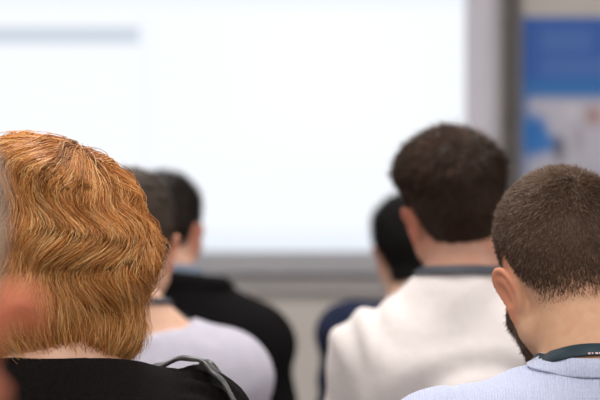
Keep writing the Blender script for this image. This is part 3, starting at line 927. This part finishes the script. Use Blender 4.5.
# 5  man in the black suit jacket
d = 5.0
suit = mat('black_suit_cloth', (.005, .0045, .005), .9, .08, noise=(150, (.008, .0075, .008)), bump=(40, .2, .005))
X = wx(164, d)
p = dict(hx=.0, hy=.05, crown=wz(173, d), hairtop=.010, yaw=-17, pitch=-6, hs=.98, neckx=.0, neckr=.062, trap=.0, c7=wz(268, d) - .018, sw=.203, za=wz(268, d) - .108,
         bulk=1.08, skin=SK_B, shirt=suit, shirtname='jacket', loose=.026, neckcut=(wz(268, d) - .012, -14), res=.007, bres=.014, cres=.010, folds=folds_soft, hem=.52)
M4 = person('man in a black suit jacket with short dark hair', X, d, p)
st = dict(nape=-.05, side=.006, top=.012, fade=.025, grow=.05, slen=.01, tlen=.016, captint=.3)
HC = hair_mat('dark_hair', (.008, .006, .005), (.024, .017, .013), (.065, .048, .038), .6, .2)
short_hair(M4, st, HC, None, 3000, res=.006, r=.0009)
pale = mat('pale_blue_collar', (.17, .21, .28), .8, .2, noise=(80, (.20, .24, .31)))
collar(M4, wz(268, d) + .004, wz(268, d) - .005, wz(268, d) - .05, .024, .004, pale, M4['root'], .001, 'shirt_collar')
collar(M4, wz(268, d) - .022, wz(268, d) - .030, wz(268, d) - .10, .03, .006, suit, M4['shirt'], .0005)

# 6  man in navy in front of the white shirt
d = 5.4
nav = mat('navy_cloth', (.012, .018, .05), .8, .2, noise=(120, (.018, .026, .065)), bump=(40, .2, .005))
X = wx(413, d)
p = dict(hx=-.004, hy=.06, crown=wz(195, d), hairtop=.012, yaw=4, pitch=-14, roll=-4, hs=1.0, neckx=.0, neckr=.057, c7=wz(300, d), sw=.150, za=wz(303, d) - .005,
         skin=SK_C, shirt=nav, shirtname='jacket', loose=.016, neckcut=(wz(298, d), -14), res=.007, bres=.014, cres=.010, folds=folds_soft)
M5 = person('black haired man in navy seated in front of the white shirt', X, d, p)
st = dict(nape=-.090, side=.010, top=.014, fade=.02, grow=.04, slen=.012, tlen=.018, captint=.3, low=.006)
HK = hair_mat('black_hair', (.002, .002, .002), (.006, .005, .005), (.018, .015, .013), .65, .15)
short_hair(M5, st, HK, None, 3000, res=.006, r=.0009)

# 7  out-of-focus person at the left edge
d = 1.12
X = wx(-171, d)
p = dict(hx=.0, hy=.03, crown=wz(50, d), hairtop=.008, yaw=3, roll=8, jaw=.72, earsize=1.12, pitch=-3, hs=.97, neckx=-.014, neckr=.053, c7=wz(50, d) - .25, sw=.19, za=wz(50, d) - .30,
         skin=SK_D, shirt=black, shirtname='jacket', loose=.014, neckcut=(wz(50, d) - .247, -14), res=.004, bres=.012, cres=.010, folds=folds_soft, flare=46)
M1 = person('blurred person with a pink ear cut off by the left edge', X, d, p)
st = dict(nape=-.06, side=.002, top=.004, fade=.03, grow=.05, slen=.004, tlen=.006, captint=.5)
HGY = hair_mat('grey_hair', (.32, .26, .22), (.50, .42, .36), (.66, .58, .52), .5, .4)
short_hair(M1, st, HGY, None, 5000, res=.005, r=.0006)

# ------------------------------------------------------------------ chairs under everyone
M_SEAT = mat('chair_fabric', (.02, .022, .028), .9, .2, noise=(250, (.03, .032, .038)))
M_LEG = mat('chair_metal', (.30, .30, .31), .35, .5, metal=.8)
def chair():
    t = thing('chair', '', 'chair')
    MB().box((-.225, -.19, .395), (.225, .28, .45), .02).build('seat', M_SEAT, t)
    MB().box((-.19, -.245, .50), (.19, -.215, .80), .012).build('backrest', M_SEAT, t)
    for sx in (-1, 1):
        MB().tube([(sx * .21, .25, .40), (sx * .215, .27, .2), (sx * .22, .29, .0)], .011).build('leg', M_LEG, t, True)
        MB().tube([(sx * .19, -.232, .78), (sx * .20, -.228, .55), (sx * .21, -.21, .40), (sx * .22, -.25, .2), (sx * .225, -.28, .0)], .011).build('leg', M_LEG, t, True)
    return t
def copy_tree(o):
    r = o.copy(); C.objects.link(r)
    for ch in o.children:
        c = ch.copy(); C.objects.link(c); c.parent = r
    return r
c0 = chair(); first = True
for P, txt in ((M7, 'dark padded chair under the man in the pale blue sweater'), (W2, 'dark padded chair under the ginger haired woman'),
               (M6, 'dark padded chair under the man in the white shirt'), (P3, 'dark padded chair under the person in the lavender top'),
               (M4, 'dark padded chair under the man in the black suit jacket'), (M5, 'dark padded chair under the man in navy'),
               (M1, 'dark padded chair under the blurred person at the edge')):
    c = c0 if first else copy_tree(c0); first = False
    c.location = P['root'].location; c['label'] = txt; c['group'] = 'audience chairs'

# ------------------------------------------------------------------ the woman's shoulder bag
leather = mat('strap_leather', (.04, .038, .038), .32, .6, noise=(90, (.07, .07, .075)), bump=(500, .15, .0006))
bagm = mat('bag_leather', (.012, .011, .011), .4, .5, noise=(90, (.02, .018, .018)))
bag = thing('shoulder_bag', 'black shoulder bag hung by its handles over the shoulder of the ginger haired woman', 'bag', (0, DW2, 0))
def spline(pts, n=48):
    pts = np.array(pts, float); m = len(pts); t = np.linspace(0, m - 1, n); out = []
    for u in t:
        i = min(int(u), m - 2); f = u - i
        p0, p1, p2, p3 = (pts[max(0, min(m - 1, i + k))] for k in (-1, 0, 1, 2))
        out.append(.5 * ((2 * p1) + (-p0 + p2) * f + (2 * p0 - 5 * p1 + 4 * p2 - p3) * f ** 2 + (-p0 + 3 * p1 - 3 * p2 + p3) * f ** 3))
    return np.array(out)
def pt(px, py, dy): dd = DW2 + dy; return (wx(px, dd), dy, wz(py, dd))
from mathutils.bvhtree import BVHTree
_me = W2['shirt'].data
SLEEVE = BVHTree.FromPolygons([v.co for v in _me.vertices], [tuple(q.vertices) for q in _me.polygons])
def handle(pts, w, th, m):
    Q = spline(pts); sh = np.array((XW2, 0, 0))
    for _ in range(6):                                           # rests on the sleeve, not in it
        for i, q in enumerate(Q - sh):
            l, nn, _i, _d = SLEEVE.find_nearest(Vector(q)); sd = (Vector(q) - l).dot(nn)
            if sd < .0095: Q[i] += np.array(nn) * (.0095 - sd)
        Q[1:-1] = .25 * Q[:-2] + .5 * Q[1:-1] + .25 * Q[2:]
    T = np.gradient(Q, axis=0); T /= np.linalg.norm(T, axis=1, keepdims=True)
    nn = np.cross(T, np.array((0, -1., 0))) + 1e-4
    nn = nn * np.sign((nn * (Q - np.array((wx(165, DW2), 0, .85)))).sum(1, keepdims=True))
    V, F = ribbon(Q, nn, w, th)
    return link('handle', V, F, m, bag)
B0 = .012
handle([(B0, .10, .72), (wx(225, DW2), .125, .86), pt(170, 392, .12), pt(152, 374, .085), pt(159, 368, .045), pt(176, 372, .0), pt(196, 375, -.025), pt(213, 384, -.05), pt(230, 400, -.065), (wx(255, DW2), -.075, .86), (B0, -.06, .72)], .020, .0045, leather)
handle([(B0 + .03, .12, .72), (wx(245, DW2), .15, .86), pt(212, 396, .135), pt(200, 372, .11), pt(207, 364.5, .08), pt(220, 378, .055), pt(237, 401, .04), (wx(262, DW2), .03, .86), (B0 + .03, .02, .72)], .020, .0045, bagm)
MB().box((B0 - .022, -.13, .47), (B0 + .043, .17, .73), .02).build('bag_body', bagm, bag)

# ------------------------------------------------------------------ the room
def struct(name, mb, m, smooth=False):
    o = mb.build(name, m, None, smooth); o['kind'] = 'structure'; return o
wallm = mat('wall_paint', (.56, .52, .49), .85, .2, noise=(3, (.58, .54, .51)), bump=(200, .1, .001))
YW = 8.0
struct('wall_front', MB().box((-4, YW, 0), (4, YW + .12, 3.0)), wallm)
struct('wall_back', MB().box((-4, -3.12, 0), (4, -3, 3.0)), wallm)
struct('wall_left', MB().box((-4.12, -3.12, 0), (-4, YW + .12, 3.0)), wallm)
struct('wall_right', MB().box((4, -3.12, 0), (4.12, YW + .12, 3.0)), wallm)
struct('floor', MB().box((-4.12, -3.12, -.1), (4.12, YW + .12, 0)), mat('carpet', (.16, .16, .17), .95, .1, noise=(120, (.20, .20, .21)), bump=(400, .4, .003)))
struct('ceiling', MB().box((-4.12, -3.12, 3.0), (4.12, YW + .12, 3.1)), mat('ceiling_tile', (.80, .80, .79), .9, .1, noise=(40, (.77, .77, .76))))
struct('baseboard_front', MB().box((-4, YW - .015, 0), (4, YW, .09), .004), mat('baseboard', (.35, .34, .34), .5, .3, noise=(20, (.37, .36, .36))))

def sx(px): return wx(px, YW)
def sz(py): return wz(py, YW)
scr = thing('projection_screen', 'large bright white projection screen with a pale grey frame', 'screen', (0, YW, 0))
L, Rr, Bz, Tz = -2.25, sx(464), sz(251), 2.50
pic = Pic('projected_slide', (.925, .955, 1.0), emission=1.0)
pic.box(-.15, .35, 1.35, 1.75, (.955, .985, 1.0), .2)
pic.box(L, sx(480), sz(9), 3, (.84, .90, 1.0), .012, .8)
pic.box(L, sx(141), sz(45), sz(27), (.60, .665, .75), .006)
pic.box(sx(141), sx(151), 0, sz(14), (.88, .92, 1.0), .015, .8)
pic.box(L, sx(560), 0, sz(232), (.80, .87, .96), .045, .9)
MB().box((L, -.035, Bz), (Rr, -.02, Tz)).build('display', pic.done(), scr, label='glowing white slide with a grey bar')
frame = mat('screen_frame', (.62, .60, .67), .5, .3, noise=(10, (.64, .62, .69)))
frame_shaded = mat('screen_frame_shaded', (.40, .40, .435), .55, .3, noise=(10, (.42, .42, .45)))  # shaded copy of the frame colour: the bottom member's shading is painted in
w = .11
MB().box((Rr, -.045, Bz), (sx(498), -.003, Tz + w), .004).build('side_frame', frame, scr)
MB().box((L - w, -.045, Bz), (L, -.003, Tz + w), .004).build('side_frame', frame, scr)
MB().box((L, -.045, Tz), (Rr, -.003, Tz + w), .004).build('top_frame', frame, scr)
MB().box((L - w, -.06, sz(274)), (sx(498), -.003, Bz), .004).build('bottom_frame', frame_shaded, scr, label='bottom frame with its shading painted in as darker grey')
tr = MB().box((-3.9, YW - .03, sz(293)), (sx(498), YW - .001, sz(276)), .004).build('trim_1', mat('wall_trunking', (.40, .385, .385), .6, .3, noise=(10, (.42, .40, .40)))); tr['kind'] = 'structure'

post = thing('pole', 'thin dark grey pole standing between white screen and blue poster', 'pole', (sx(506.5), YW - .10, 0))
pm = mat('pole_metal', (.045, .04, .04), .6, .4, noise=(30, (.10, .09, .085)))
MB().tube([(0, 0, .02), (0, 0, 1.3), (0, 0, 2.3)], .021, 20).build('tube', pm, post, True)
MB().box((-.10, -.16, 0), (.03, .06, .02), .006).build('base', pm, post)

ban = thing('banner', 'blue poster with pale photographs right of the screen', 'poster', (sx(521), YW - .04, 0))
BW = .85
bx_ = lambda px: wx(px, YW - .04) - sx(521)
bz_ = lambda py: wz(py, YW - .04)
pb = Pic('poster_print', (.035, .12, .42), rough=.45)
pb.box(0, BW, bz_(17), 3, (.52, .49, .46), .006)                                     # pale head strip
pb.box(bx_(540), bx_(592), bz_(52), bz_(30), (.075, .165, .46), .02, .9)             # soft lines of lettering
pb.box(bx_(540), bx_(620), bz_(76), bz_(58), (.075, .165, .46), .02, .9)
pb.box(0, BW, 0, bz_(80), (.035, .17, .46), .03)
pb.box(bx_(527), BW, 0, bz_(98), (.52, .50, .58), .02, .95)                          # photograph
pb.blob(bx_(533), bz_(136), .055, .075, (.03, .17, .50), .4)
pb.blob(bx_(546), bz_(144), .05, .03, (.035, .19, .52), .4, .9)
pb.blob(bx_(559), bz_(150), .022, .05, (.10, .09, .12), .5, .9)
pb.blob(bx_(593), bz_(116), .03, .035, (.38, .22, .18), .5, .8)
pb.blob(bx_(578), bz_(140), .018, .05, (.33, .29, .33), .6, .7)
pb.blob(bx_(572), bz_(112), .03, .02, (.62, .60, .66), .5, .8)
pb.box(0, BW, 0, bz_(163), (.42, .42, .50), .06, .8)
MB().box((0, -.004, .08), (BW, .004, 2.0)).build('panel', pb.done(), ban)
MB().box((-.005, -.012, 1.995), (BW + .005, .012, 2.02), .004).build('top_rail', M_LEG, ban)
MB().box((-.01, -.10, 0), (BW + .01, .035, .085), .012).build('base', M_LEG, ban)

# ------------------------------------------------------------------ ceiling lights
lm = mat('light_diffuser', (.9, .9, .9), .5, .2, emit=((1.0, .96, .92), 4.0)); lf = mat('light_frame', (.7, .7, .7), .4, .4)
W0 = 28.0
for yy in (-1.6, .9, 3.4, 5.9):
    for xx in (-2.2, 0, 2.2):
        t = thing('ceiling_light', 'square white ceiling light panel set flush overhead', 'light', (xx, yy, 2.999), group='ceiling light panels')
        MB().box((-.3, -.3, -.012), (.3, .3, -.004)).build('diffuser', lm, t)
        f = MB()
        for a in (-1, 1):
            f.box((-.33, a * .315 - .015, -.02), (.33, a * .315 + .015, 0)); f.box((a * .315 - .015, -.3, -.02), (a * .315 + .015, .3, 0))
        f.build('frame', lf, t)
        ld = bpy.data.lights.new('panel_lamp', 'AREA'); ld.shape = 'SQUARE'; ld.size = .58; ld.energy = W0 * (1.0 if yy < 4 else .9); ld.color = (1, .955, .91)
        lo_ = bpy.data.objects.new('panel_lamp', ld); C.objects.link(lo_); lo_.parent = t; lo_.location = (0, 0, -.02)

wd = bpy.data.worlds.new('World'); bpy.context.scene.world = wd; wd.use_nodes = True
wd.node_tree.nodes['Background'].inputs[0].default_value = (.8, .85, .95, 1); wd.node_tree.nodes['Background'].inputs[1].default_value = .2

# ------------------------------------------------------------------ camera
cd = bpy.data.cameras.new('Camera'); cam = bpy.data.objects.new('Camera', cd); C.objects.link(cam)
cd.sensor_width = 36; cd.lens = 135; cd.clip_start = .05
cam.location = (0, 0, CAMZ); cam.rotation_euler = (PI / 2 - math.atan(40 / FOC), 0, 0)
cd.dof.use_dof = True; cd.dof.focus_distance = 2.70; cd.dof.aperture_fstop = 4.3; cd.dof.aperture_blades = 9
sc = bpy.context.scene; sc.camera = cam
sc.view_settings.view_transform = 'Standard'; sc.view_settings.look = 'None'; sc.view_settings.gamma = 1; sc.view_settings.use_curve_mapping = False
sc.view_settings.exposure = 0.0
